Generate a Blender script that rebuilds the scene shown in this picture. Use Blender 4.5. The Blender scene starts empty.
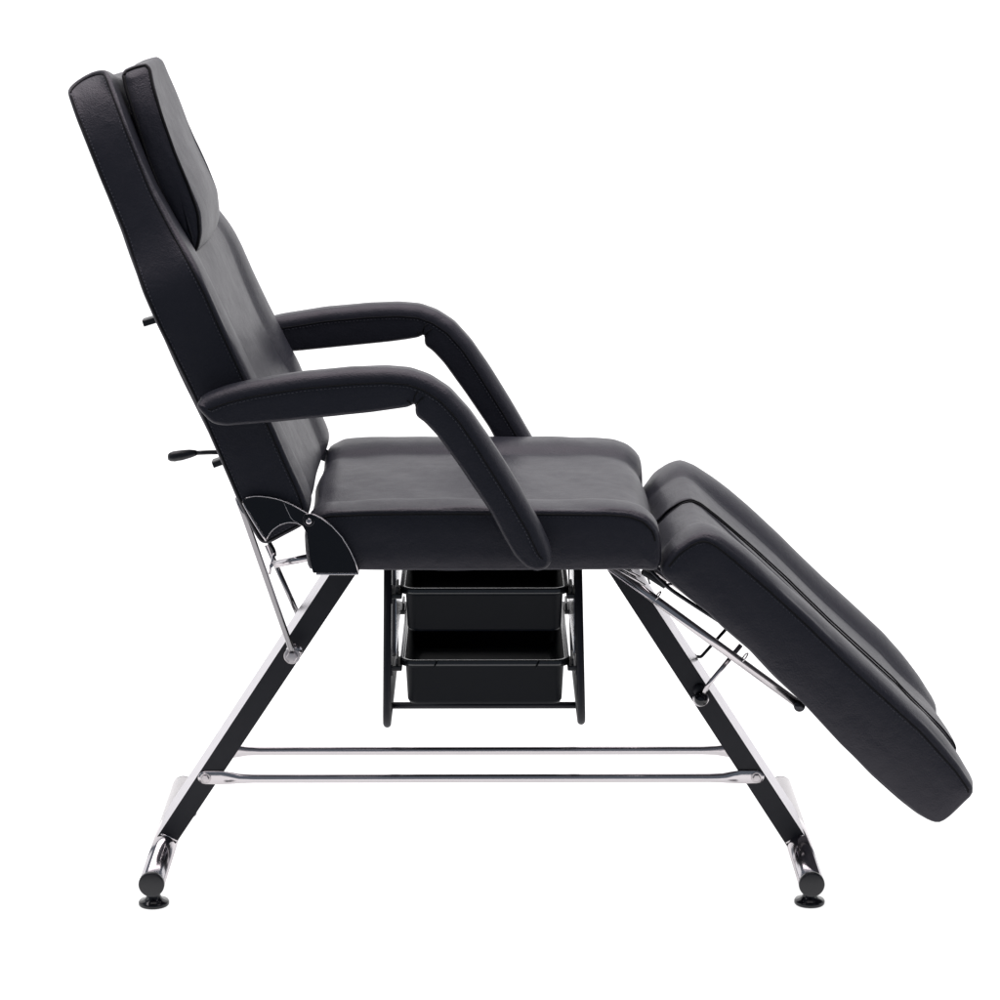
import bpy, bmesh, math, random
from mathutils import Vector, Matrix, Euler
random.seed(4)
S = bpy.context.scene
COL = S.collection
R = math.radians

# ------------------------------------------------------------------ camera
F = 2850.0
PITCH = math.atan(630 / F); YAW = math.atan(14 / F)
CAM = Vector((0.0, -4.54, 1.617))
cd = bpy.data.cameras.new('camera'); cam = bpy.data.objects.new('camera', cd); COL.objects.link(cam)
cd.sensor_width = 36; cd.lens = F / 1000 * 36; cd.clip_end = 200
cam.location = CAM
cam.rotation_euler = (math.pi / 2 - PITCH, 0, -YAW)
S.camera = cam
RM = cam.rotation_euler.to_matrix()

def P(px, py, Y):
    """point of the plane Y (metres across the chair) seen at this place of the photograph"""
    d = RM @ Vector(((px - 500) / F, (500 - py) / F, -1))
    return CAM + d * ((Y - CAM.y) / d.y)

# ------------------------------------------------------------------ materials
def mat(name, col, rough=.5, metal=0., bump=None, spec=.5, coat=0., aniso=None, fn=None):
    m = bpy.data.materials.new(name); m.use_nodes = True
    nt = m.node_tree; b = nt.nodes['Principled BSDF']
    b.inputs['Base Color'].default_value = (*col, 1)
    b.inputs['Roughness'].default_value = rough
    b.inputs['Metallic'].default_value = metal
    b.inputs['Specular IOR Level'].default_value = spec
    b.inputs['Coat Weight'].default_value = coat
    if fn: fn(nt, b)
    return m

def leather_nodes(nt, b):
    b.inputs['Specular Tint'].default_value = (1, .92, .98, 1)
    tc = nt.nodes.new('ShaderNodeTexCoord')
    def noise(scale, detail, rough=.5):
        n = nt.nodes.new('ShaderNodeTexNoise'); n.inputs['Scale'].default_value = scale
        n.inputs['Detail'].default_value = detail; n.inputs['Roughness'].default_value = rough
        nt.links.new(tc.outputs['Object'], n.inputs['Vector']); return n
    vo = nt.nodes.new('ShaderNodeTexVoronoi'); vo.inputs['Scale'].default_value = 420
    nt.links.new(tc.outputs['Object'], vo.inputs['Vector'])
    n1 = noise(9, 4); n2 = noise(38, 5, .6)
    # soft creases: ridged stretched noise
    mp = nt.nodes.new('ShaderNodeMapping'); mp.inputs['Scale'].default_value = (1, .28, .8)
    nt.links.new(tc.outputs['Object'], mp.inputs['Vector'])
    n3 = nt.nodes.new('ShaderNodeTexNoise'); n3.inputs['Scale'].default_value = 42; n3.inputs['Detail'].default_value = 4
    n3.inputs['Distortion'].default_value = .6
    nt.links.new(mp.outputs[0], n3.inputs['Vector'])
    def bump(src, strength, dist, prev=None):
        bp = nt.nodes.new('ShaderNodeBump'); bp.inputs['Strength'].default_value = strength
        bp.inputs['Distance'].default_value = dist
        nt.links.new(src, bp.inputs['Height'])
        if prev: nt.links.new(prev.outputs[0], bp.inputs['Normal'])
        return bp
    b1 = bump(vo.outputs['Distance'], .34, .0010)
    b2 = bump(n3.outputs['Fac'], .24, .005, b1)
    b3 = bump(n1.outputs['Fac'], .30, .010, b2)
    nt.links.new(b3.outputs[0], b.inputs['Normal'])
    mr = nt.nodes.new('ShaderNodeMapRange'); mr.inputs['To Min'].default_value = .35; mr.inputs['To Max'].default_value = .50
    nt.links.new(n2.outputs['Fac'], mr.inputs['Value']); nt.links.new(mr.outputs[0], b.inputs['Roughness'])

def metal_nodes(scale, lo, hi):
    def f(nt, b):
        tc = nt.nodes.new('ShaderNodeTexCoord'); n = nt.nodes.new('ShaderNodeTexNoise')
        n.inputs['Scale'].default_value = scale; n.inputs['Detail'].default_value = 4
        nt.links.new(tc.outputs['Object'], n.inputs['Vector'])
        mr = nt.nodes.new('ShaderNodeMapRange'); mr.inputs['To Min'].default_value = lo; mr.inputs['To Max'].default_value = hi
        nt.links.new(n.outputs['Fac'], mr.inputs['Value']); nt.links.new(mr.outputs[0], b.inputs['Roughness'])
    return f

def hammered(nt, b):
    tc = nt.nodes.new('ShaderNodeTexCoord'); n = nt.nodes.new('ShaderNodeTexVoronoi')
    n.inputs['Scale'].default_value = 160
    bp = nt.nodes.new('ShaderNodeBump'); bp.inputs['Strength'].default_value = .25; bp.inputs['Distance'].default_value = .0006
    nt.links.new(tc.outputs['Object'], n.inputs['Vector']); nt.links.new(n.outputs['Distance'], bp.inputs['Height'])
    nt.links.new(bp.outputs[0], b.inputs['Normal'])

M = {
 'rim': mat('glossy_rim_plastic', (.01, .011, .014), .18, spec=.8),
 'leather': mat('black_leatherette', (.0185, .0195, .0265), .47, fn=leather_nodes, spec=.36),
 'seam': mat('black_thread', (.004, .004, .005), .75, spec=.2),
 'stitch': mat('stitch_thread', (.075, .075, .09), .6, spec=.3),
 'chrome': mat('chrome', (.60, .565, .58), .12, 1, fn=metal_nodes(14, .10, .17)),
 'satin': mat('satin_plated_steel', (.60, .56, .57), .35, 1, fn=metal_nodes(90, .28, .42)),
 'black_metal': mat('black_painted_steel', (.0055, .0055, .0105), .48, fn=metal_nodes(60, .42, .55), spec=.38),
 'leg_chrome': mat('brushed_chrome', (.60, .585, .605), .2, 1, fn=metal_nodes(60, .16, .26)),
 'dark_plate': mat('dark_polished_plate', (.045, .045, .05), .22, 1, fn=metal_nodes(40, .18, .28)),
 'plastic': mat('black_plastic', (.009, .009, .012), .38, fn=metal_nodes(50, .32, .44)),
 'tray': mat('black_tray_plastic', (.0035, .0045, .007), .42, fn=metal_nodes(30, .38, .46), spec=.10),
 'knob': mat('glossy_black_plastic', (.006, .006, .009), .12),
 'galv': mat('galvanised_sheet', (.72, .71, .76), .16, 1, fn=hammered),
 'steel': mat('dark_chrome', (.30, .29, .30), .12, 1, fn=metal_nodes(30, .08, .16)),
}

# ------------------------------------------------------------------ mesh helpers
def link(name, bm, m, parent=None, smooth=True, bevel=0, seg=2, mats=None):
    bmesh.ops.recalc_face_normals(bm, faces=bm.faces)
    me = bpy.data.meshes.new(name); bm.to_mesh(me); bm.free()
    for mm in (mats or [m]): me.materials.append(mm)
    o = bpy.data.objects.new(name, me); COL.objects.link(o)
    for p in me.polygons: p.use_smooth = smooth
    if bevel:
        b = o.modifiers.new('bevel', 'BEVEL'); b.width = bevel; b.segments = seg; b.limit_method = 'ANGLE'; b.angle_limit = R(40)
        w = o.modifiers.new('wn', 'WEIGHTED_NORMAL')
    if parent: o.parent = parent; o.matrix_parent_inverse = Matrix.Identity(4)
    return o

def sweep(bm, pts, rads, n=14, caps=True, power=2.0, ref=Vector((0, 1, 0))):
    """tube along pts; rads = radius or (half along ref, half across)"""
    pts = [Vector(p) for p in pts]
    if not isinstance(rads, list): rads = [rads] * len(pts)
    rings = []
    for i, p in enumerate(pts):
        a = pts[max(i - 1, 0)]; b = pts[min(i + 1, len(pts) - 1)]
        t = (b - a).normalized()
        rr = ref if abs(t.dot(ref)) < .95 else Vector((1, 0, 0))
        u = (rr - t * rr.dot(t)).normalized(); v = t.cross(u)
        r = rads[i]; ru, rv = (r, r) if not isinstance(r, tuple) else r
        ring = []
        for k in range(n):
            th = 2 * math.pi * k / n; c, s = math.cos(th), math.sin(th)
            e = 2 / power
            ring.append(bm.verts.new(p + u * ru * math.copysign(abs(c) ** e, c) + v * rv * math.copysign(abs(s) ** e, s)))
        rings.append(ring)
    for a, b in zip(rings, rings[1:]):
        for k in range(n): bm.faces.new((a[k], a[(k + 1) % n], b[(k + 1) % n], b[k]))
    if caps: bm.faces.new(rings[0]); bm.faces.new(rings[-1][::-1])
    return rings

def fillet(pts, r, n=6):
    """round the inner corners of a polyline"""
    pts = [Vector(p) for p in pts]; out = [pts[0]]
    for a, b, c in zip(pts, pts[1:], pts[2:]):
        d1 = (a - b); d2 = (c - b); k = min(r, d1.length * .45, d2.length * .45)
        p = b + d1.normalized() * k; q = b + d2.normalized() * k
        for i in range(n + 1):
            t = i / n; out.append(p * (1 - t) ** 2 + b * 2 * t * (1 - t) + q * t * t)
    out.append(pts[-1]); return out

def tube(name, pts, r, m, parent, n=16):
    bm = bmesh.new(); sweep(bm, pts, r, n); return link(name, bm, m, parent)

def prism(bm, px, Y0, Y1, mi=None):
    v0 = [P(x, y, Y0) for x, y in px]
    return prism3(bm, v0, Y1 - Y0)

def prism3(bm, v0, dy):
    a = [bm.verts.new(v) for v in v0]; b = [bm.verts.new(v + Vector((0, dy, 0))) for v in v0]
    f1 = bm.faces.new(a); f2 = bm.faces.new(b[::-1]); sides = []
    for i in range(len(a)):
        j = (i + 1) % len(a); sides.append(bm.faces.new((a[j], a[i], b[i], b[j])))
    return f1, f2, sides

def box(bm, c, s, rot=None):
    c = Vector(c); vs = []
    for i in (-1, 1):
        for j in (-1, 1):
            for k in (-1, 1):
                d = Vector((i * s[0] / 2, j * s[1] / 2, k * s[2] / 2))
                if rot: d = rot @ d
                vs.append(bm.verts.new(c + d))
    for f in ((0, 1, 3, 2), (4, 6, 7, 5), (0, 4, 5, 1), (2, 3, 7, 6), (0, 2, 6, 4), (1, 5, 7, 3)):
        bm.faces.new([vs[i] for i in f])

def lathe(bm, c, prof, n=32, axis='Z'):
    """prof: (radius, height) list; axis Z or Y"""
    rings = []
    for r, h in prof:
        ring = []
        for k in range(n):
            t = 2 * math.pi * k / n
            d = Vector((r * math.cos(t), r * math.sin(t), h)) if axis == 'Z' else Vector((r * math.cos(t), h, r * math.sin(t)))
            ring.append(bm.verts.new(Vector(c) + d))
        rings.append(ring)
    for a, b in zip(rings, rings[1:]):
        for k in range(n): bm.faces.new((a[k], a[(k + 1) % n], b[(k + 1) % n], b[k]))
    bm.faces.new(rings[0]); bm.faces.new(rings[-1])

def smooth01(t):
    t = max(0., min(1., t)); return t * t * (3 - 2 * t)

# ------------------------------------------------------------------ upholstery
def resample(pts, step):
    """closed list of tuples (x, z, extra...)"""
    out = []
    n = len(pts)
    for i in range(n):
        a = pts[i]; b = pts[(i + 1) % n]
        L = math.hypot(b[0] - a[0], b[1] - a[1]); k = max(1, round(L / step))
        for j in range(k):
            t = j / k; out.append([a[q] + (b[q] - a[q]) * t for q in range(len(a))])
    return out

def relax(pts, it):
    n = len(pts)
    for _ in range(it):
        pts = [[(pts[i - 1][q] + 2 * pts[i][q] + pts[(i + 1) % n][q]) / 4 for q in range(len(pts[0]))] for i in range(n)]
    return pts

def cushion(name, pts, parent, h=None, r_top=.008, r_low=.006, step=.007, it=3, ny=40, puff=.004,
            cap='spine', material='leather', seam=True, seam_r=.0013, wob=.0010, stitches=True, seam_low=False, toe=None):
    """pts: closed outline of (x, z, y_near, y_far, top) ; top = 1 where the outline is the upholstered top.
       h(y, y0, y1, x, z) raises the top panel; r = how round the edges are"""
    area = sum(pts[i - 1][0] * pts[i][1] - pts[i][0] * pts[i - 1][1] for i in range(len(pts)))
    if area < 0: pts = pts[::-1]
    pts = relax(resample(pts, step), it); n = len(pts)
    nor = []
    for i in range(n):
        dx = pts[(i + 1) % n][0] - pts[i - 1][0]; dz = pts[(i + 1) % n][1] - pts[i - 1][1]
        L = math.hypot(dx, dz) or 1; nor.append((dz / L, -dx / L))
    rnd = random.Random(name)
    ph = [rnd.uniform(0, 6.28) for _ in range(8)]
    def wobble(x, y, z): return wob * (math.sin(23 * x + 17 * y + ph[0]) + math.sin(31 * z - 21 * y + ph[1]) + .6 * math.sin(57 * x + 49 * z + 30 * y + ph[2]))
    # stations: distance from the near side as (absolute near offset | fraction | absolute far offset)
    edge = [0, .04, .12, .22, .36, .55, .78, 1.0]
    def station(i):
        x, z, y0, y1, tw = pts[i]
        r = r_low + (r_top - r_low) * tw
        res = []
        for e in edge: res.append((y0 + r * e, r * (1 - math.sqrt(max(0, 1 - (1 - e) ** 2)))))
        for k in range(1, ny): res.append((y0 + r + (y1 - y0 - 2 * r) * k / ny, 0.))
        for e in edge[::-1]: res.append((y1 - r * e, r * (1 - math.sqrt(max(0, 1 - (1 - e) ** 2)))))
        return res
    bm = bmesh.new(); grid = []
    for i in range(n):
        x, z, y0, y1, tw = pts[i]; nx, nz = nor[i]; row = []
        for y, e in station(i):
            off = -e
            if h: off += tw * h(y, y0, y1, x, z)
            if 0 < e < .0001 or e == 0: off += wobble(x, y, z)
            ex, ez = toe(x, z, y) if toe else (0, 0)
            row.append(bm.verts.new((x + nx * off + ex, y, z + nz * off + ez)))
        grid.append(row)
    m = len(grid[0])
    for i in range(n):
        a = grid[i]; b = grid[(i + 1) % n]
        for k in range(m - 1): bm.faces.new((a[k], a[k + 1], b[k + 1], b[k]))
    # side panels
    cx = sum(p[0] for p in pts) / n; cz = sum(p[1] for p in pts) / n
    sxx = sum((p[0] - cx) ** 2 for p in pts); szz = sum((p[1] - cz) ** 2 for p in pts); sxz = sum((p[0] - cx) * (p[1] - cz) for p in pts)
    ang = .5 * math.atan2(2 * sxz, sxx - szz); ax, az = math.cos(ang), math.sin(ang)
    ts = [(p[0] - cx) * ax + (p[1] - cz) * az for p in pts]; ws = [abs(-(p[0] - cx) * az + (p[1] - cz) * ax) for p in pts]
    half = sorted(ws)[n // 2]
    tlo, thi = min(ts), max(ts); NB = 60
    def ymean(side):
        acc = [[] for _ in range(NB + 1)]
        for i in range(n): acc[round((ts[i] - tlo) / (thi - tlo) * NB)].append(grid[i][side].co.y)
        known = [(k, sum(a) / len(a)) for k, a in enumerate(acc) if a]
        def f(t):
            u = max(0, min(1, (t - tlo) / (thi - tlo))) * NB
            for (k0, v0), (k1, v1) in zip(known, known[1:]):
                if u <= k1: return v0 + (v1 - v0) * (u - k0) / (k1 - k0)
            return known[-1][1]
        return lambda t: sum(f(t + d * .012) for d in (-2, -1, 0, 1, 2)) / 5
    for side in (0, -1):
        ring = [grid[i][side] for i in range(n)]
        sg = -1 if side == 0 else 1; ym = ymean(side)
        if cap == 'spine':
            base = [v.co.copy() for v in ring]; prev = ring
            for f in (.96, .88, .76, .6, .42, .3):
                nr = []
                for i in range(n):
                    t = max(min(ts) + half, min(max(ts) - half, ts[i]))
                    q = Vector((cx + ax * t, base[i].y, cz + az * t))
                    c = q.lerp(base[i], f); c.y = ym((c.x - cx) * ax + (c.z - cz) * az) * (1 - f ** 4) + base[i].y * f ** 4; c.y += sg * (puff * (1 - f ** 3) + .5 * wobble(c.x, 3.1, c.z) * (1 - f))
                    nr.append(bm.verts.new(c))
                for i in range(n): bm.faces.new((prev[i], prev[(i + 1) % n], nr[(i + 1) % n], nr[i]))
                prev = nr
            # average the y of the innermost ring, then close it
            ring = prev
        cf = bm.faces.new(ring)
        if cap == 'spine': cf.normal_update(); bmesh.ops.triangulate(bm, faces=[cf], ngon_method='BEAUTY')
    bmesh.ops.remove_doubles(bm, verts=bm.verts, dist=1e-5)
    o = link(name, bm, M[material], parent)
    if seam:
        for side in (0, -1):
            sb = bmesh.new(); st = bmesh.new(); nst = 0
            sg = -1 if side == 0 else 1
            idx = [i for i in range(n) if (pts[i][4] > .5) or seam_low]
            # walk contiguous runs
            runs = []; run = []
            start = next((i for i in range(n) if i in idx and ((i - 1) % n) not in idx), 0)
            sidx = set(idx)
            for q in range(n):
                i = (start + q) % n
                if i in sidx: run.append(i)
                elif run: runs.append(run); run = []
            if run: runs.append(run)
            for run in runs:
                if len(run) < 4: continue
                line = []
                for i in run:
                    x, z, y0, y1, tw = pts[i]; r = r_low + (r_top - r_low) * tw
                    y = y0 if side == 0 else y1
                    ex, ez = toe(x, z, y) if toe else (0, 0)
                    line.append(Vector((x - nor[i][0] * r + ex, y + sg * .0002, z - nor[i][1] * r + ez)))
                sweep(sb, line, seam_r, 6)
                if stitches and side == 0:
                    acc = 0
                    for j in range(len(line) - 1):
                        a, b = line[j], line[j + 1]; d = b - a; L = d.length; i = run[j]
                        nrm = Vector((nor[i][0], 0, nor[i][1])); t = -acc
                        while t + .0072 < L + .0072:
                            if t >= 0:
                                p = a + d.normalized() * t - nrm * .0036 + Vector((0, -.0003, 0))
                                q = p + d.normalized() * .0034
                                sweep(st, [p, q], .00055, 5); nst += 1
                            t += .0062
                        acc = L - t + 0
                        acc = max(0, min(.0062, L - (t - .0062))) * 1.0
                        acc = .0062 - max(0, t - L)
                        acc = -(t - L)
            link('seam', sb, M['seam'], o)
            if nst: link('stitching', st, M['stitch'], o)
            else: st.free()
    return o

def outline(px, ynear, yfar=None, top=None):
    """px: (x, y[, top[, ynear]]) in photograph pixels on the near side panel"""
    out = []
    for p in px:
        yn = p[3] if len(p) > 3 else ynear
        yf = (-yn if yfar is None else yfar)
        w = P(p[0], p[1], yn)
        out.append((w.x, w.z, yn, yf, p[2] if len(p) > 2 else 0))
    return out

# ================================================================== the chair
chair = bpy.data.objects.new('treatment_chair', None); COL.objects.link(chair)
chair['label'] = 'black leatherette reclining treatment chair with chrome base, two trays and split leg rest'
chair['category'] = 'chair'

W = .29
def bolster(width, height, drop=.004, groove=.003, gw=.008, sides=(1, 1)):
    def h(y, y0, y1, x, z):
        dn = y - y0; df = y1 - y; inside = 1.; tot = 0.
        for d, on in ((dn, sides[0]), (df, sides[1])):
            if not on: continue
            if d < width: tot += height * math.sin(math.pi * min(1, (d / width) ** .9)) ** .6
            inside *= smooth01((d - width * .55) / (width * .6))
            tot -= groove * math.exp(-((d - width) / gw) ** 2)
        return tot - drop * inside * (1 - .5 * math.sin(math.pi * max(0, min(1, dn / (y1 - y0)))))
    return h
M['leg_chrome'].node_tree.nodes['Principled BSDF'].inputs['Specular Tint'].default_value = (.72, .71, .73, 1)
# ---- seat
seat_px = [(309, 570, 0), (306, 552, 0), (305, 532, 0), (310, 521, .5), (326, 513.5, 1), (370, 511.5, 1), (420, 511, 1), (500, 511, 1),
           (560, 511.5, 1), (610, 512, 1), (630, 513.5, 1), (645, 519, 1), (656, 530, 1), (660, 545, .3), (661, 562, 0), (657, 571, 0), (640, 570, 0), (500, 571, 0), (400, 571, 0)]
seat = cushion('seat', outline(seat_px, -W), chair, h=bolster(.10, .0055, .012, .003, .007), r_top=.005, seam_r=.0016, it=1, ny=56)

# ---- backrest
back_px = [(66, 90, 0), (78, 79, .2), (92, 72, .6), (104, 70, 1), (109, 76, 1),
           (113, 88, 1), (133, 140, 1), (153, 190, 1), (171, 225, 1), (193, 264, 1), (207, 292, 1),
           (220, 322, 1), (241, 367, 1), (257, 400, 1), (271, 425, 1), (286, 460, 1), (299, 488, 1), (306, 505, 1),
           (306, 518, .3), (302, 527, 0), (284, 536, 0), (268, 545, 0), (259, 543, 0),
           (250, 526, 0), (237, 500, 0), (212, 442, 0), (192, 397, 0), (155, 322, 0), (142, 292, 0), (132, 262, 0),
           (122, 232, 0), (100, 180, 0), (75, 117, 0)]
def table(tab, v):
    if v <= tab[0][0]: return tab[0][1]
    for (a, p), (b, q) in zip(tab, tab[1:]):
        if v <= b: return p + (q - p) * (v - a) / (b - a)
    return tab[-1][1]
BT = [(101, .105), (104, .125), (109, .140), (118, .155), (138, .178), (170, .203), (206, .217), (262, .240), (290, .256), (310, .276), (332, .29)]
def dense(px, k=4):
    out = []
    for i, a in enumerate(px):
        b = px[(i + 1) % len(px)]
        for j in range(k): out.append(tuple(a[q] + (b[q] - a[q]) * j / k for q in range(3)))
    return out
back_px = [(x, y, t, -table(BT, .4 * x + .917 * y)) for x, y, t in dense(back_px)]
HEADZ = P(104, 70, -.05).z
def hb(f):
    return lambda y, y0, y1, x, z: f(y, y0, y1, x, z) * smooth01((HEADZ - .16 - z) / .22)
def back_toe(x, z, y):                      # the top edge is cut a little hollow at the neck
    k = smooth01((z - HEADZ + .05) / .05) * .020 * smooth01((y + .13) / .15); return .35 * k, -.9 * k
backrest = cushion('backrest', outline(back_px, -W), chair, h=hb(bolster(.10, .007, .007, .003, .008)), toe=back_toe, r_top=.005, r_low=.005, seam_low=True, it=3, ny=56, puff=.0012)

# ---- head pillow
pil_px = [(121, 76, 0), (124, 90, 0), (135, 125, 0), (146, 160, 0), (158, 191, 0), (177, 226, 0), (189, 246, 0), (196, 253, .5),
          (199, 246, 1), (201, 234, 1), (199.5, 212, 1), (190, 186, 1), (176, 152, 1), (163, 115, 1), (154, 85, 1), (151, 68, 1), (146, 63, .6), (133, 66, 0), (124, 70, 0)]
PT = [(100, .03), (108, .055), (116, .072), (140, .098), (170, .118), (230, .14), (300, .15)]
pil_px = [(x, y, t, -.030 - table(PT, .4 * x + .917 * y)) for x, y, t in dense(pil_px)]
def pil_h(y, y0, y1, x, z):
    t = (y - y0) / (y1 - y0); return (.0005 + .005 * smooth01((P(0, 130, y).z - z) / .10)) * math.sin(math.pi * max(0, min(1, t))) ** .6
pillow = cushion('head_pillow', [(a, b, c, -c - .052, t) for a, b, c, d, t in outline(pil_px, -.15)], chair, h=pil_h, r_top=.0025, r_low=.004, it=1, ny=36, puff=.004, seam_low=True, seam_r=.0024)

# ---- armrests (the pair)
AY0, AY1 = -.352, -.297
arm_px = [(195, 406, 0), (199, 400, 1), (208, 395, 1), (225, 389, 1), (250, 383, 1), (300, 375, 1), (350, 370.5, 1), (385, 369, 1), (410, 371, 1), (430, 378, 1),
          (450, 391, 1), (470, 413, 1), (490, 443, 1), (520, 491, 1), (541, 527, 1), (551, 549, 1), (553, 561, .6), (548, 569, 0), (537, 572, 0), (526, 568, 0), (515, 557, 0),
          (504, 538, 0), (490, 511, 0), (462, 470, 0), (438, 437, 0), (424, 422, 0), (416, 417, 0), (414.8, 411, 0), (416, 404, 0), (413.5, 403, 0), (411.5, 407, 0), (402, 408.5, 0),
          (370, 413, 0), (330, 417, 0), (270, 423, 0), (225, 426.5, 0), (212, 424, 0), (204, 416, 0)]
pts = outline(arm_px, AY0, AY1)
cushion('armrest', pts, chair, r_top=.021, r_low=.006, step=.005, it=2, ny=6, cap='flat', seam_r=.0012, wob=.0006)
far = [(x, z, -AY1, -AY0, t) for x, z, a, b, t in pts]
cushion('armrest', far, chair, r_top=.021, r_low=.006, step=.005, it=2, ny=6, cap='flat', seam_r=.0012, wob=.0006)

for o in [c for c in chair.children if c.name.startswith('armrest')]:
    sg = -1 if not '.' in o.name else 1
    yy = AY0 - .0006 if sg < 0 else -AY1 - .0006
    for line in ([(413.6, 402), (414.5, 396), (418, 391.5)], [(415.5, 406), (419, 401), (424, 397)], [(411, 404), (407, 400.5)]):
        pp = [P(a, b, AY0) for a, b in line]
        tube('joint_fold', [Vector((p.x, yy, p.z)) for p in pp], .0011, M['seam'], o, 8)
# ---- leg rest pads
leg_px = [(660, 574, 0), (663, 568, .5), (677, 551, 1), (693, 540, 1), (705, 537, 1), (717, 542, 1), (736, 557, 1), (773, 589, 1), (811, 624, 1), (822, 635, 1), (856, 668, 1),
          (890, 699, 1), (924, 730, 1), (958, 768, 1), (972, 788, 1), (973, 793, 1), (970, 798, 0), (964, 803, 0), (957, 810, 0), (949, 818, 0), (940, 824, 0), (931, 822, 0), (918, 814, 0), (902, 801, 0),
          (871, 774, 0), (840, 744, 0), (806, 707, 0), (775, 677, 0), (750, 650, 0), (722, 627, 0), (709, 614, 0), (690, 600, 0), (668, 581, 0)]
pn = outline(leg_px, -W, 0)
xs = [p[0] for p in pn]; x0, x1 = min(xs), max(xs)
def inner(x):
    t = (x - x0) / (x1 - x0); return .005 + .012 * smooth01((t - .02) / .5) + .012 * (1 - smooth01((t - .02) / .10))
def hs(f):
    return lambda y, y0, y1, x, z: f(y, y0, y1, x, z) * (.35 + .65 * smooth01((x - x0 - .03) / .12)) * (1 - .6 * smooth01((x - x1 + .06) / .06))
def leg_toe(x, z, y):
    k = smooth01((x - x1 + .07) / .06) * (.040 * (1 - (y / W) ** 3) if y > 0 else .028 * (1 + y / W)); return .75 * k, -.62 * k
near = [(x, z, -W, -inner(x), t) for x, z, a, b, t in pn]
farp = [(x, z, inner(x), W, t) for x, z, a, b, t in pn]
cushion('leg_pad', near, chair, toe=leg_toe, h=hs(bolster(.105, .015, .014, .001, .012, (1, 0))), r_top=.006, r_low=.005, seam_r=.0015, it=1, ny=34, puff=.004)
cushion('leg_pad', farp, chair, toe=leg_toe, h=hs(bolster(.105, .015, .014, .002, .010, (0, 1))), r_top=.006, r_low=.005, seam_r=.0015, it=1, ny=34, puff=.004)

# ================================================================== base
GZ = 0.0
LY = .068
def leg(edge_a, edge_b, foot_a, foot_b):
    """edge: upper left / upper right pixel, foot: lower left / lower right pixel of the near face"""
    A1, B1, A0, B0 = (P(*q, -LY) for q in (edge_a, edge_b, foot_a, foot_b))
    def ext(p, q, z): return p + (q - p) * ((z - p.z) / (q.z - p.z))
    top = .562
    v = [ext(A0, A1, top), ext(B0, B1, top), B0 + (B0 - B1).normalized() * .012, A0 + (A0 - A1).normalized() * .012]
    bm = bmesh.new()
    f1, f2, sides = prism3(bm, v, 2 * LY)
    f1.material_index = 1; f2.material_index = 1
    return link('leg', bm, None, chair, smooth=False, mats=[M['leg_chrome'], M['black_metal']])
leg((330, 574), (356, 574), (159, 834), (177.5, 841))
leg((610, 574), (634, 574), (785, 843), (803.5, 834))

def base_tube(cx, cy):
    c = P(cx, cy, -.245); r = .0200
    bm = bmesh.new(); sweep(bm, [(c.x, -.2445, c.z), (c.x, .2445, c.z)], r, 40)
    t = link('base_tube', bm, M['chrome'], chair)
    for s in (-1, 1):
        bm = bmesh.new()
        lathe(bm, (c.x, s * .245, c.z), [(.0175, s * (.0060 if s < 0 else .0042)), (.0195, s * (.0052 if s < 0 else .0038)), ((.0206 if s < 0 else .0197), s * .0035), ((.0206 if s < 0 else .0196), -s * .0015), (.019, -s * .002)], 40, 'Y')
        link('end_cap', bm, M['plastic'], t)
        bm = bmesh.new(); fx = c.x; zt = c.z - r
        k = zt
        lathe(bm, (fx, s * .222, 0), [(.0235, .0), (.0245, .0015), (.0245, .005), (.0235, .0068), (.017, .0085), (.0125, .0125), (.0105, k * .75), (.0125, k + .003), (.0125, k + .008)], 40)
        link('levelling_foot', bm, M['knob'], t)
    return c
cl = base_tube(151.6, 884); cr = base_tube(811.6, 884)
# weld beads where the legs meet the base tubes
for a, b in (((161, 834), (177, 841)), ((786, 843), (803, 835))):
    bm = bmesh.new(); p = P(*a, -LY - .001); q = P(*b, -LY - .001)
    m_ = (p + q) / 2 + Vector((0, 0, .0015))
    sweep(bm, [p, m_, q], .0016, 8); link('weld_bead', bm, M['chrome'], chair)

def bolt(c, r, parent, hexa=True, t=.006, m='satin', washer=True):
    bm = bmesh.new(); s = -1
    if washer: lathe(bm, c, [(r * 1.35, 0), (r * 1.4, s * .0008), (r * 1.3, s * .0016)], 28, 'Y')
    c2 = Vector(c) + Vector((0, s * .0016, 0))
    n = 6 if hexa else 24
    lathe(bm, c2, [(r, 0), (r, s * t * .75), (r * .86, s * t), (r * .3, s * t * 1.02)], n, 'Y')
    return link('bolt', bm, M[m], parent, smooth=not hexa)

def stretcher(y, lx, rx, hz):
    """flattened-end round tube between the legs"""
    s = -1 if y < 0 else 1
    yp = y; yt = y + s * .0045
    xs = [lx, lx + .002, lx + .006, lx + .012, lx + .038, lx + .05, lx + .068, lx + .09]
    hh = [.003, .0065, .0098, .0112, .0115, .0105, .0080, .0070]
    tt = [.0022, .0022, .0022, .0022, .0022, .0034, .0062, .0070]
    yy = [yp, yp, yp, yp, yp, yp + s * .0014, yt, yt]
    L = [(a, b, c, d) for a, b, c, d in zip(xs, hh, tt, yy)]
    Rr = [(rx - (a - lx), b, c, d) for a, b, c, d in L][::-1]
    allp = L + Rr
    bm = bmesh.new()
    sweep(bm, [(a, d, hz) for a, b, c, d in allp], [(c, b) for a, b, c, d in allp], 24, power=2.3)
    o = link('stretcher', bm, M['chrome'], chair)
    for px in (lx + .0125, rx - .0125):
        if s < 0: bolt((px, y - .0022, hz), .0065, o, hexa=True, t=.0045)
    return o
pl = P(198, 777.5, -LY - .003); pr = P(764, 777.5, -LY - .003)
hz = (pl.z + pr.z) / 2
stretcher(-LY - .0024, pl.x, pr.x, hz)
stretcher(LY + .0024, pl.x, pr.x, hz)

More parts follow.
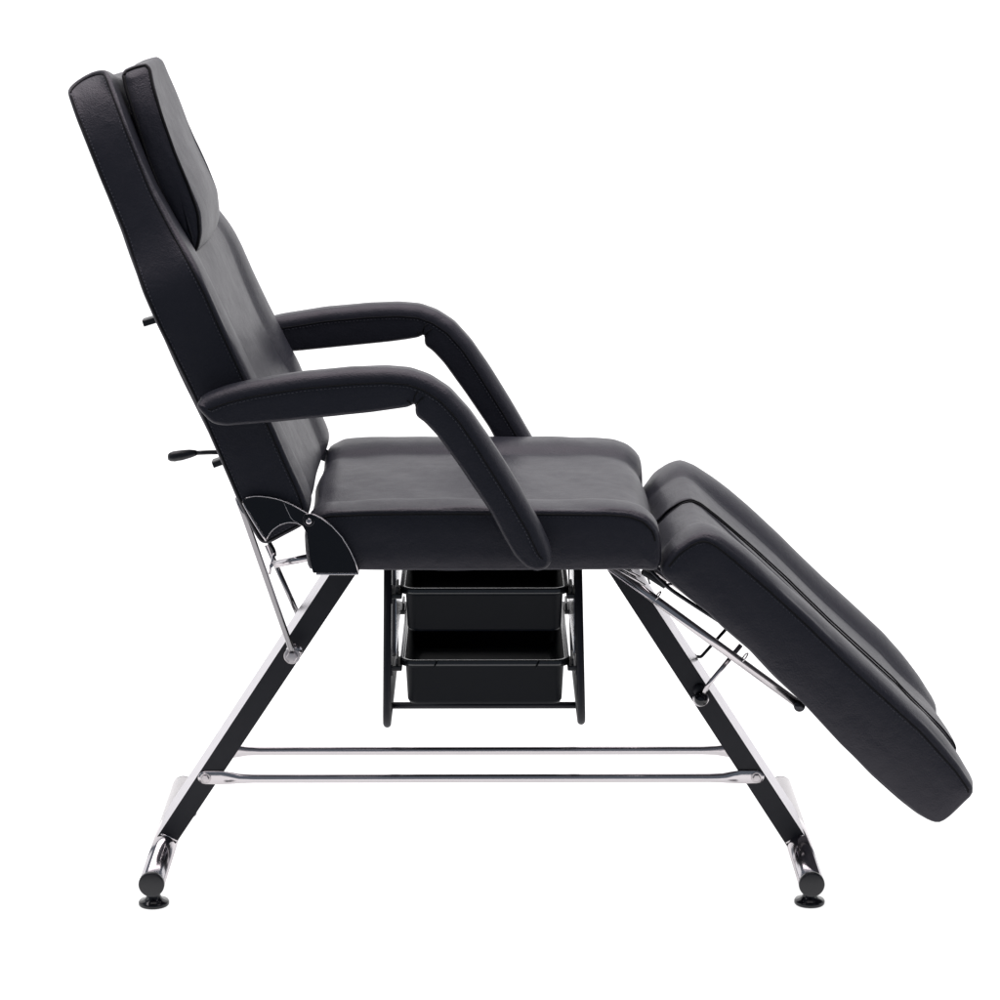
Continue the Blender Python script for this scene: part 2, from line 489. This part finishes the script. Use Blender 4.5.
# ================================================================== hinge plates
def plate(name, px, Y, t=.003, m='dark_plate', parent=chair):
    zcut = P(300, 566, Y).z if name == 'seat_bracket' else -1
    bm = bmesh.new(); f1, f2, sides = prism(bm, px, Y, Y + t)
    for f in (f1, f2): f.material_index = 1
    bm.normal_update()
    for f in sides:
        if abs(f.normal.x) > .97 or f.calc_center_median().z < zcut: f.material_index = 1
    return link(name, bm, None, parent, smooth=False, mats=[M['chrome'], M[m]], bevel=.0007, seg=2)
back_plate_px = [(242, 501), (246, 498), (254, 496), (264, 496.5), (278, 499), (291, 504), (303, 511), (311, 516), (315, 521), (313, 527), (308, 528), (302, 526), (296, 523.5), (288, 523), (279, 526), (271.5, 532), (267, 541)]
seat_plate_px = [(302, 519), (305, 514), (311, 513.5), (321, 518), (332, 526), (342, 537), (350, 550), (355.5, 562), (358.5, 573), (313, 573), (309.5, 560), (308, 545), (306.5, 533), (303, 527)]
for s in (-1, 1):
    for nm, px, d in (('back_bracket', back_plate_px, .004), ('seat_bracket', seat_plate_px, .008)):
        o = plate(nm, px, -W - d - .004, .0028)
        if s == 1:
            o.data = o.data.copy()
            for v in o.data.vertices: v.co.y = -v.co.y; v.co.z -= .022
            o.data.flip_normals()
        if s == -1 and nm == 'seat_bracket':
            c = P(309, 521, -W - .012); bm = bmesh.new()
            lathe(bm, c, [(.0085, 0), (.0085, -.001), (.007, -.0012)], 24, 'Y'); link('washer', bm, M['dark_plate'], o)
            bm = bmesh.new(); lathe(bm, c, [(.0045, -.001), (.0048, -.003), (.0040, -.0048), (.0018, -.0056)], 20, 'Y'); link('rivet', bm, M['chrome'], o)
    # folded flange under the seat
    a = P(316, 572, -W - .012); b = P(358.5, 572, -W - .012)
    bm = bmesh.new(); ya = -W - .012; 
    box(bm, ((a.x + b.x) / 2, s * (W + .012 - .030), a.z - .0035), (b.x - a.x, .060, .003)); link('bracket_flange', bm, M['chrome'], chair, smooth=False, bevel=.0008)
# inner cut-out rim and stiffening lip of the near back bracket
for px, r in (([(266, 540), (271, 531), (279, 525), (288, 522), (297, 523), (303, 526)], .0007), ([(284, 503), (288, 512), (292, 520), (300, 524)], .0004),
              ([(246, 498), (254, 496), (264, 496.5), (278, 499), (291, 504), (303, 511), (310, 515)], .0007), ([(243, 503), (250, 516), (258, 529), (266, 541)], .0014)):
    tube('bracket_lip', fillet([P(x, y, -W - .0087) for x, y in px], .01, 4), r, M['chrome'], chair, 8)

tube('bracket_lip', [P(x, y, -W - .0125) for x, y in [(311, 513.5), (321, 518), (332, 526), (342, 537), (350, 550), (355.5, 562), (358.5, 573)]], .0009, M['chrome'], chair, 8)
# ---- rods from backrest to the left leg
def rod(pts, r, m='steel', name='support_rod', fr=.01, parent=chair):
    return tube(name, fillet(pts, fr), r, M[m], parent, 14)
A = P(246, 520, -.20); B = P(291, 648, -.110)
rod([P(238, 498, -.215), A, B, P(292, 655, -.104)], .0050)
o = bolt(P(292, 656, -.104), .0095, chair, t=.010)
bm = bmesh.new(); q = P(294, 652, -.098); lathe(bm, q, [(.0135, .0), (.0135, .003), (.012, .004)], 30, 'Y'); link('washer', bm, M['chrome'], chair)
q2 = P(292, 655, -.104)
tube('pivot_pin', [(q2.x, -.10, q2.z), (q2.x, .118, q2.z)], .0055, M['chrome'], chair)
C2 = P(267, 545, .15); D2 = Vector((q2.x, .115, q2.z))
rod([C2, D2], .0046)
# seat frame bar seen between backrest and seat, with its bracket
tube('seat_frame_bar', [P(274, 564.5, -.12), P(330, 553, -.12)], .0060, M['chrome'], chair)
rod([P(268, 540, -.13), P(274, 551, -.13), P(274.5, 556, -.13)], .0034, 'dark_plate', 'frame_link')
rod([P(274.5, 553, -.135), P(271, 565, -.135), P(269.5, 574, -.135)], .0022, 'chrome', 'frame_link', .004)
bolt(P(271.5, 565, -.14), .0035, chair, t=.004, washer=False, m='chrome')
# under-seat frame: two long rails and two cross rails on which seat, legs and rack hang
fz = .556
for y in (-.12, .12):
    bm = bmesh.new(); a = P(330, 553, -.12); b = P(603, 555, -.12)
    box(bm, ((a.x + b.x) / 2, y, fz), (b.x - a.x, .024, .016)); link('seat_rail', bm, M['black_metal'], chair, smooth=False, bevel=.002)
for x in (P(343, 560, 0).x, P(618, 560, 0).x):
    bm = bmesh.new(); box(bm, (x, 0, fz + .001), (.03, .40, .014)); link('cross_rail', bm, M['black_metal'], chair, smooth=False, bevel=.002)

# ---- lever and back stops
lv = -.23
grip = [(168, 457), (170, 457), (174, 456.4), (182, 455.2), (190, 453.7), (195, 453), (197, 452.8)]
gr = [.0042, .0068, .0082, .0080, .0066, .0048, .0036]
bm = bmesh.new(); sweep(bm, [P(x, y, lv) for x, y in grip], gr, 20); hd = link('lever_handle', bm, M['plastic'], chair)
rod([P(195, 453, lv), P(210, 452.3, lv), P(240, 452, lv)], .0034, 'plastic', 'lever_rod', parent=hd)
for a, b in (((144, 322.5), (162, 317)), ((213.5, 463.5), (232, 457))):
    bm = bmesh.new(); sweep(bm, [P(*a, lv), P(*b, lv)], (.014, .0054), 16, power=6); link('back_stop', bm, M['plastic'], chair, smooth=False)

# ================================================================== leg-rest mechanism
for y in (-.125, .125):
    p1 = P(592, 553, -.125); p2 = P(797, 703, -.125)
    bm = bmesh.new(); sweep(bm, [(p1.x, y, p1.z), (p2.x, y, p2.z)], (.0075, .0068), 20, power=3)
    bar = link('leg_rest_rail', bm, M['chrome'], chair)
    e = P(799, 705, -.125); bm = bmesh.new()
    lathe(bm, (e.x, y, e.z), [(.0085, -.010), (.0092, -.008), (.0092, .008), (.0085, .010)], 24, 'Y'); link('rail_roller', bm, M['dark_plate'], bar)
    for px in ((657.5, 596), (744.5, 657.5)):
        c = P(*px, -.125); d = (p2 - p1).normalized()
        bm = bmesh.new(); u = Vector((0, 1, 0)); v = d.cross(u)
        ring = [Vector((c.x, y, c.z)) + u * .0088 * math.cos(t * math.pi / 10) + v * .0088 * math.sin(t * math.pi / 10) for t in range(21)]
        sweep(bm, ring, .0011, 8, ref=d); link('clip_ring', bm, M['chrome'], bar)
# thin carriage under the pad
tube('pad_frame', fillet([P(640, 560, -.21), P(668, 588, -.21), P(697, 607, -.21), P(722, 623, -.21)], .02), .0032, M['dark_plate'], chair)
bm = bmesh.new(); sweep(bm, [P(643, 571, -.20), P(665, 585, -.20)], (.012, .0048), 16, power=5); link('hinge_block', bm, M['plastic'], chair, smooth=False)
rod([P(645, 570, -.16), P(650, 584, -.16)], .0013, 'dark_plate', 'hinge_wire')
rod([P(665, 585, -.2), P(672, 584, -.2)], .0022, 'chrome', 'hinge_pin')
for k, (a, b) in enumerate((((612, 566), (645, 585)), ((618, 566), (640, 577)))):
    rod([P(*a, -.17), P(*b, -.17)], .0018, 'chrome', 'hinge_wire')
# the two locking links
n0 = P(741, 645, -.10); n1 = P(708, 685, -.10); n2 = P(702, 697, -.085)
rod([n0, n1, n2], .0038, 'chrome', 'locking_link')
bm = bmesh.new(); k1 = P(701, 699, -.082)
prof = [(.0085, .012), (.0112, .009), (.0118, .003), (.0112, -.003), (.0085, -.008), (.0045, -.0108), (.001, -.0115)]
lathe(bm, k1, prof, 28, 'Y'); kb = link('link_knob', bm, M['knob'], chair)
bm = bmesh.new(); k2 = P(700, 691, -.074); lathe(bm, k2, [(.0105, .004), (.0110, .002), (.0105, 0)], 28, 'Y'); link('washer', bm, M['black_metal'], kb)
c = P(701, 699, -.076); bm = bmesh.new(); lathe(bm, c, [(.0135, .004), (.0135, .001), (.012, 0)], 28, 'Y'); link('washer', bm, M['chrome'], kb)
f1 = P(727, 628, .10); f2 = P(701, 657, .10); f3 = P(690, 656, .085)
rod([f1, f2, f3], .0028, 'black_metal', 'locking_link', .004)
bm = bmesh.new(); lathe(bm, P(694, 656, .09), [(.0045, -.008), (.005, -.006), (.005, .004)], 20, 'Y'); link('link_knob', bm, M['chrome'], chair)

# ================================================================== tray rack
RY = .21
rack = bpy.data.objects.new('tray_rack', None); COL.objects.link(rack); rack.parent = chair
def loopframe(pt, pb, s):
    t = P(*pt, -RY); b = P(*pb, -RY)
    t = t + (t - b) * ((.562 - t.z) / (t.z - b.z))
    t2 = Vector((t.x, RY, t.z)); b2 = Vector((b.x, RY, b.z))
    bm = bmesh.new(); sweep(bm, fillet([t, b, b2, t2], .030, 10), .0064, 18)
    o = link('rack_frame', bm, M['black_metal'], rack); return t, b
tl, bl = loopframe((387.8, 575), (386.8, 728), -1)
tr, br = loopframe((578.3, 575), (581.6, 725), 1)
tube('rack_crossbar', [(bl.x + .004, -.085, bl.z), (br.x - .004, -.085, bl.z)], .0056, M['black_metal'], rack)

def rrect(cx, y, hx, hy, r, z, n=6):
    out = []
    for sx, sy, a0 in ((1, 1, 0), (-1, 1, 90), (-1, -1, 180), (1, -1, 270)):
        for k in range(n + 1):
            a = R(a0 + 90 * k / n)
            out.append(Vector((cx + sx * (hx - r) + r * math.cos(a), y + sy * (hy - r) + r * math.sin(a), z)))
    return out
TY = .195
def tray(rim_y, bot_y, lx, rx, blx, brx):
    a = P(lx, rim_y, -TY); b = P(rx, rim_y, -TY); c = P(blx, bot_y, -TY + .012); d = P(brx, bot_y, -TY + .012)
    cx = (a.x + b.x) / 2; hx = (b.x - a.x) / 2; hb = (d.x - c.x) / 2; zt = a.z; zb = c.z
    hr = hx; hy = TY
    secs = [(hb - .012, hy - .026, .012, zb), (hb - .003, hy - .016, .016, zb + .002), (hb, hy - .013, .017, zb + .008),
            (hx - .009, hy - .008, .020, zt - .014), (hx - .006, hy - .006, .020, zt - .011), (hx - .001, hy - .001, .022, zt - .010), (hx, hy, .022, zt - .008),
            (hx, hy, .022, zt - .0015), (hx - .001, hy - .001, .022, zt), (hx - .007, hy - .007, .019, zt), (hx - .009, hy - .009, .018, zt - .002),
            (hb - .004, hy - .018, .014, zb + .010), (hb - .012, hy - .026, .010, zb + .004)]
    bm = bmesh.new(); rings = [[bm.verts.new(v) for v in rrect(cx, 0, h, w, r, z)] for h, w, r, z in secs]
    n = len(rings[0])
    for ri, (p, q) in enumerate(zip(rings, rings[1:])):
        for k in range(n):
            f = bm.faces.new((p[k], p[(k + 1) % n], q[(k + 1) % n], q[k])); f.material_index = 1 if 6 <= ri <= 9 else 0
    bm.faces.new(rings[0]); bm.faces.new(rings[-1])
    o = link('tray', bm, None, rack, mats=[M['tray'], M['rim']])
    # runners carrying the rim
    for s in (-1, 1):
        up = bl.x if s < 0 else br.x
        e = cx + s * hx
        bm = bmesh.new(); x_in = e - s * .004; x_out = up - s * .004
        box(bm, ((x_in + x_out) / 2, 0, zt - .010), (abs(x_out - x_in), .06, .008))
        box(bm, (e + s * .004, 0, zt - .002), (.004, .05, .014))
        box(bm, (x_out - s * .003, 0, zt - .014), (.006, .055, .018))
        bm2 = bm.copy(); 
        for v in bm.verts: v.co.y += -RY + .035
        for v in bm2.verts: v.co.y += RY - .035
        link('runner', bm, M['plastic'], rack, smooth=False, bevel=.0015)
        link('runner', bm2, M['plastic'], rack, smooth=False, bevel=.0015)
    return o, cx, hx, zt, zb
t1 = tray(589, 633, 399.5, 569, 408, 562)
t2_ = tray(661, 706, 399.5, 570, 408.5, 563)
# rim clips of the lower tray
for px in (435, 537):
    bm = bmesh.new(); c = P(px, 665, -TY - .001)
    sweep(bm, [c + Vector((.003, 0, .006)), c + Vector((0, -.0012, -.001)), c + Vector((-.002, 0, -.006))], .0012, 8)
    link('rim_clip', bm, M['tray'], t2_[0])
# galvanised side sheets behind the runners
for s in (-1, 1):
    px = 396.5 if s < 0 else 573.5
    a = P(px, 640, -.16); zt = t1[3]; zb = t2_[3]
    bm = bmesh.new()
    v = [(-.15, .56), (.04, .56), (.04, zt), (.06, (zt * .8 + zb * .2)), (.06, zb + .006), (-.17, zb + .006), (-.17, zb + .02), (-.15, zt - .02)]
    A_ = [bm.verts.new((a.x, y, z)) for y, z in v]; B_ = [bm.verts.new((a.x + s * .0015, y, z)) for y, z in v]
    bm.faces.new(A_); bm.faces.new(B_[::-1])
    for i in range(len(v)): j = (i + 1) % len(v); bm.faces.new((A_[j], A_[i], B_[i], B_[j]))
    link('side_sheet', bm, M['galv'], rack, smooth=False)

# ================================================================== the studio sweep
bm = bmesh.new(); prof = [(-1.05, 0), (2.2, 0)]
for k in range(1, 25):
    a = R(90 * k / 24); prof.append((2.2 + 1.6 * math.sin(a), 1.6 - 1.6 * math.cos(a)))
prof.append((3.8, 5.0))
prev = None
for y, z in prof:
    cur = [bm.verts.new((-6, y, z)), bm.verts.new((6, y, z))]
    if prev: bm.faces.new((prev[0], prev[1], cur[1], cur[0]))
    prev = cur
wm = mat('white_sweep_added_glow', (.34, .34, .34), .9, spec=.1)     # white sweep with a glow added to wash out the floor shadows
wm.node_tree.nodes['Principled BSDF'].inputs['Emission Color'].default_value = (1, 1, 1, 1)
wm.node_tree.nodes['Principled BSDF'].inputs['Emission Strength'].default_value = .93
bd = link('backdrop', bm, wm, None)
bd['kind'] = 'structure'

# ================================================================== light
def area(name, loc, rot, sx, sy, power, col=(1, 1, 1)):
    l = bpy.data.lights.new(name, 'AREA'); l.shape = 'RECTANGLE'; l.size = sx; l.size_y = sy; l.energy = power; l.color = col
    o = bpy.data.objects.new(name, l); COL.objects.link(o); o.location = loc; o.rotation_euler = rot; return o
area('softbox_overhead', (0, .6, 3.9), (0, 0, 0), 5.5, 3.6, 210, (1, .93, .955))
area('softbox_left', (-4.6, .2, 1.9), (0, R(-80), 0), 3, 3.2, 32)
area('softbox_right', (4.6, .2, 1.9), (0, R(80), 0), 3, 3.2, 32)
w = bpy.data.worlds.new('World'); S.world = w; w.use_nodes = True
w.node_tree.nodes['Background'].inputs[0].default_value = (.72, .84, 1, 1)
w.node_tree.nodes['Background'].inputs[1].default_value = .20

S.view_settings.view_transform = 'Standard'; S.view_settings.look = 'None'
S.view_settings.exposure = 0; S.view_settings.gamma = 1
S.render.engine = 'CYCLES'
S.cycles.max_bounces = 8
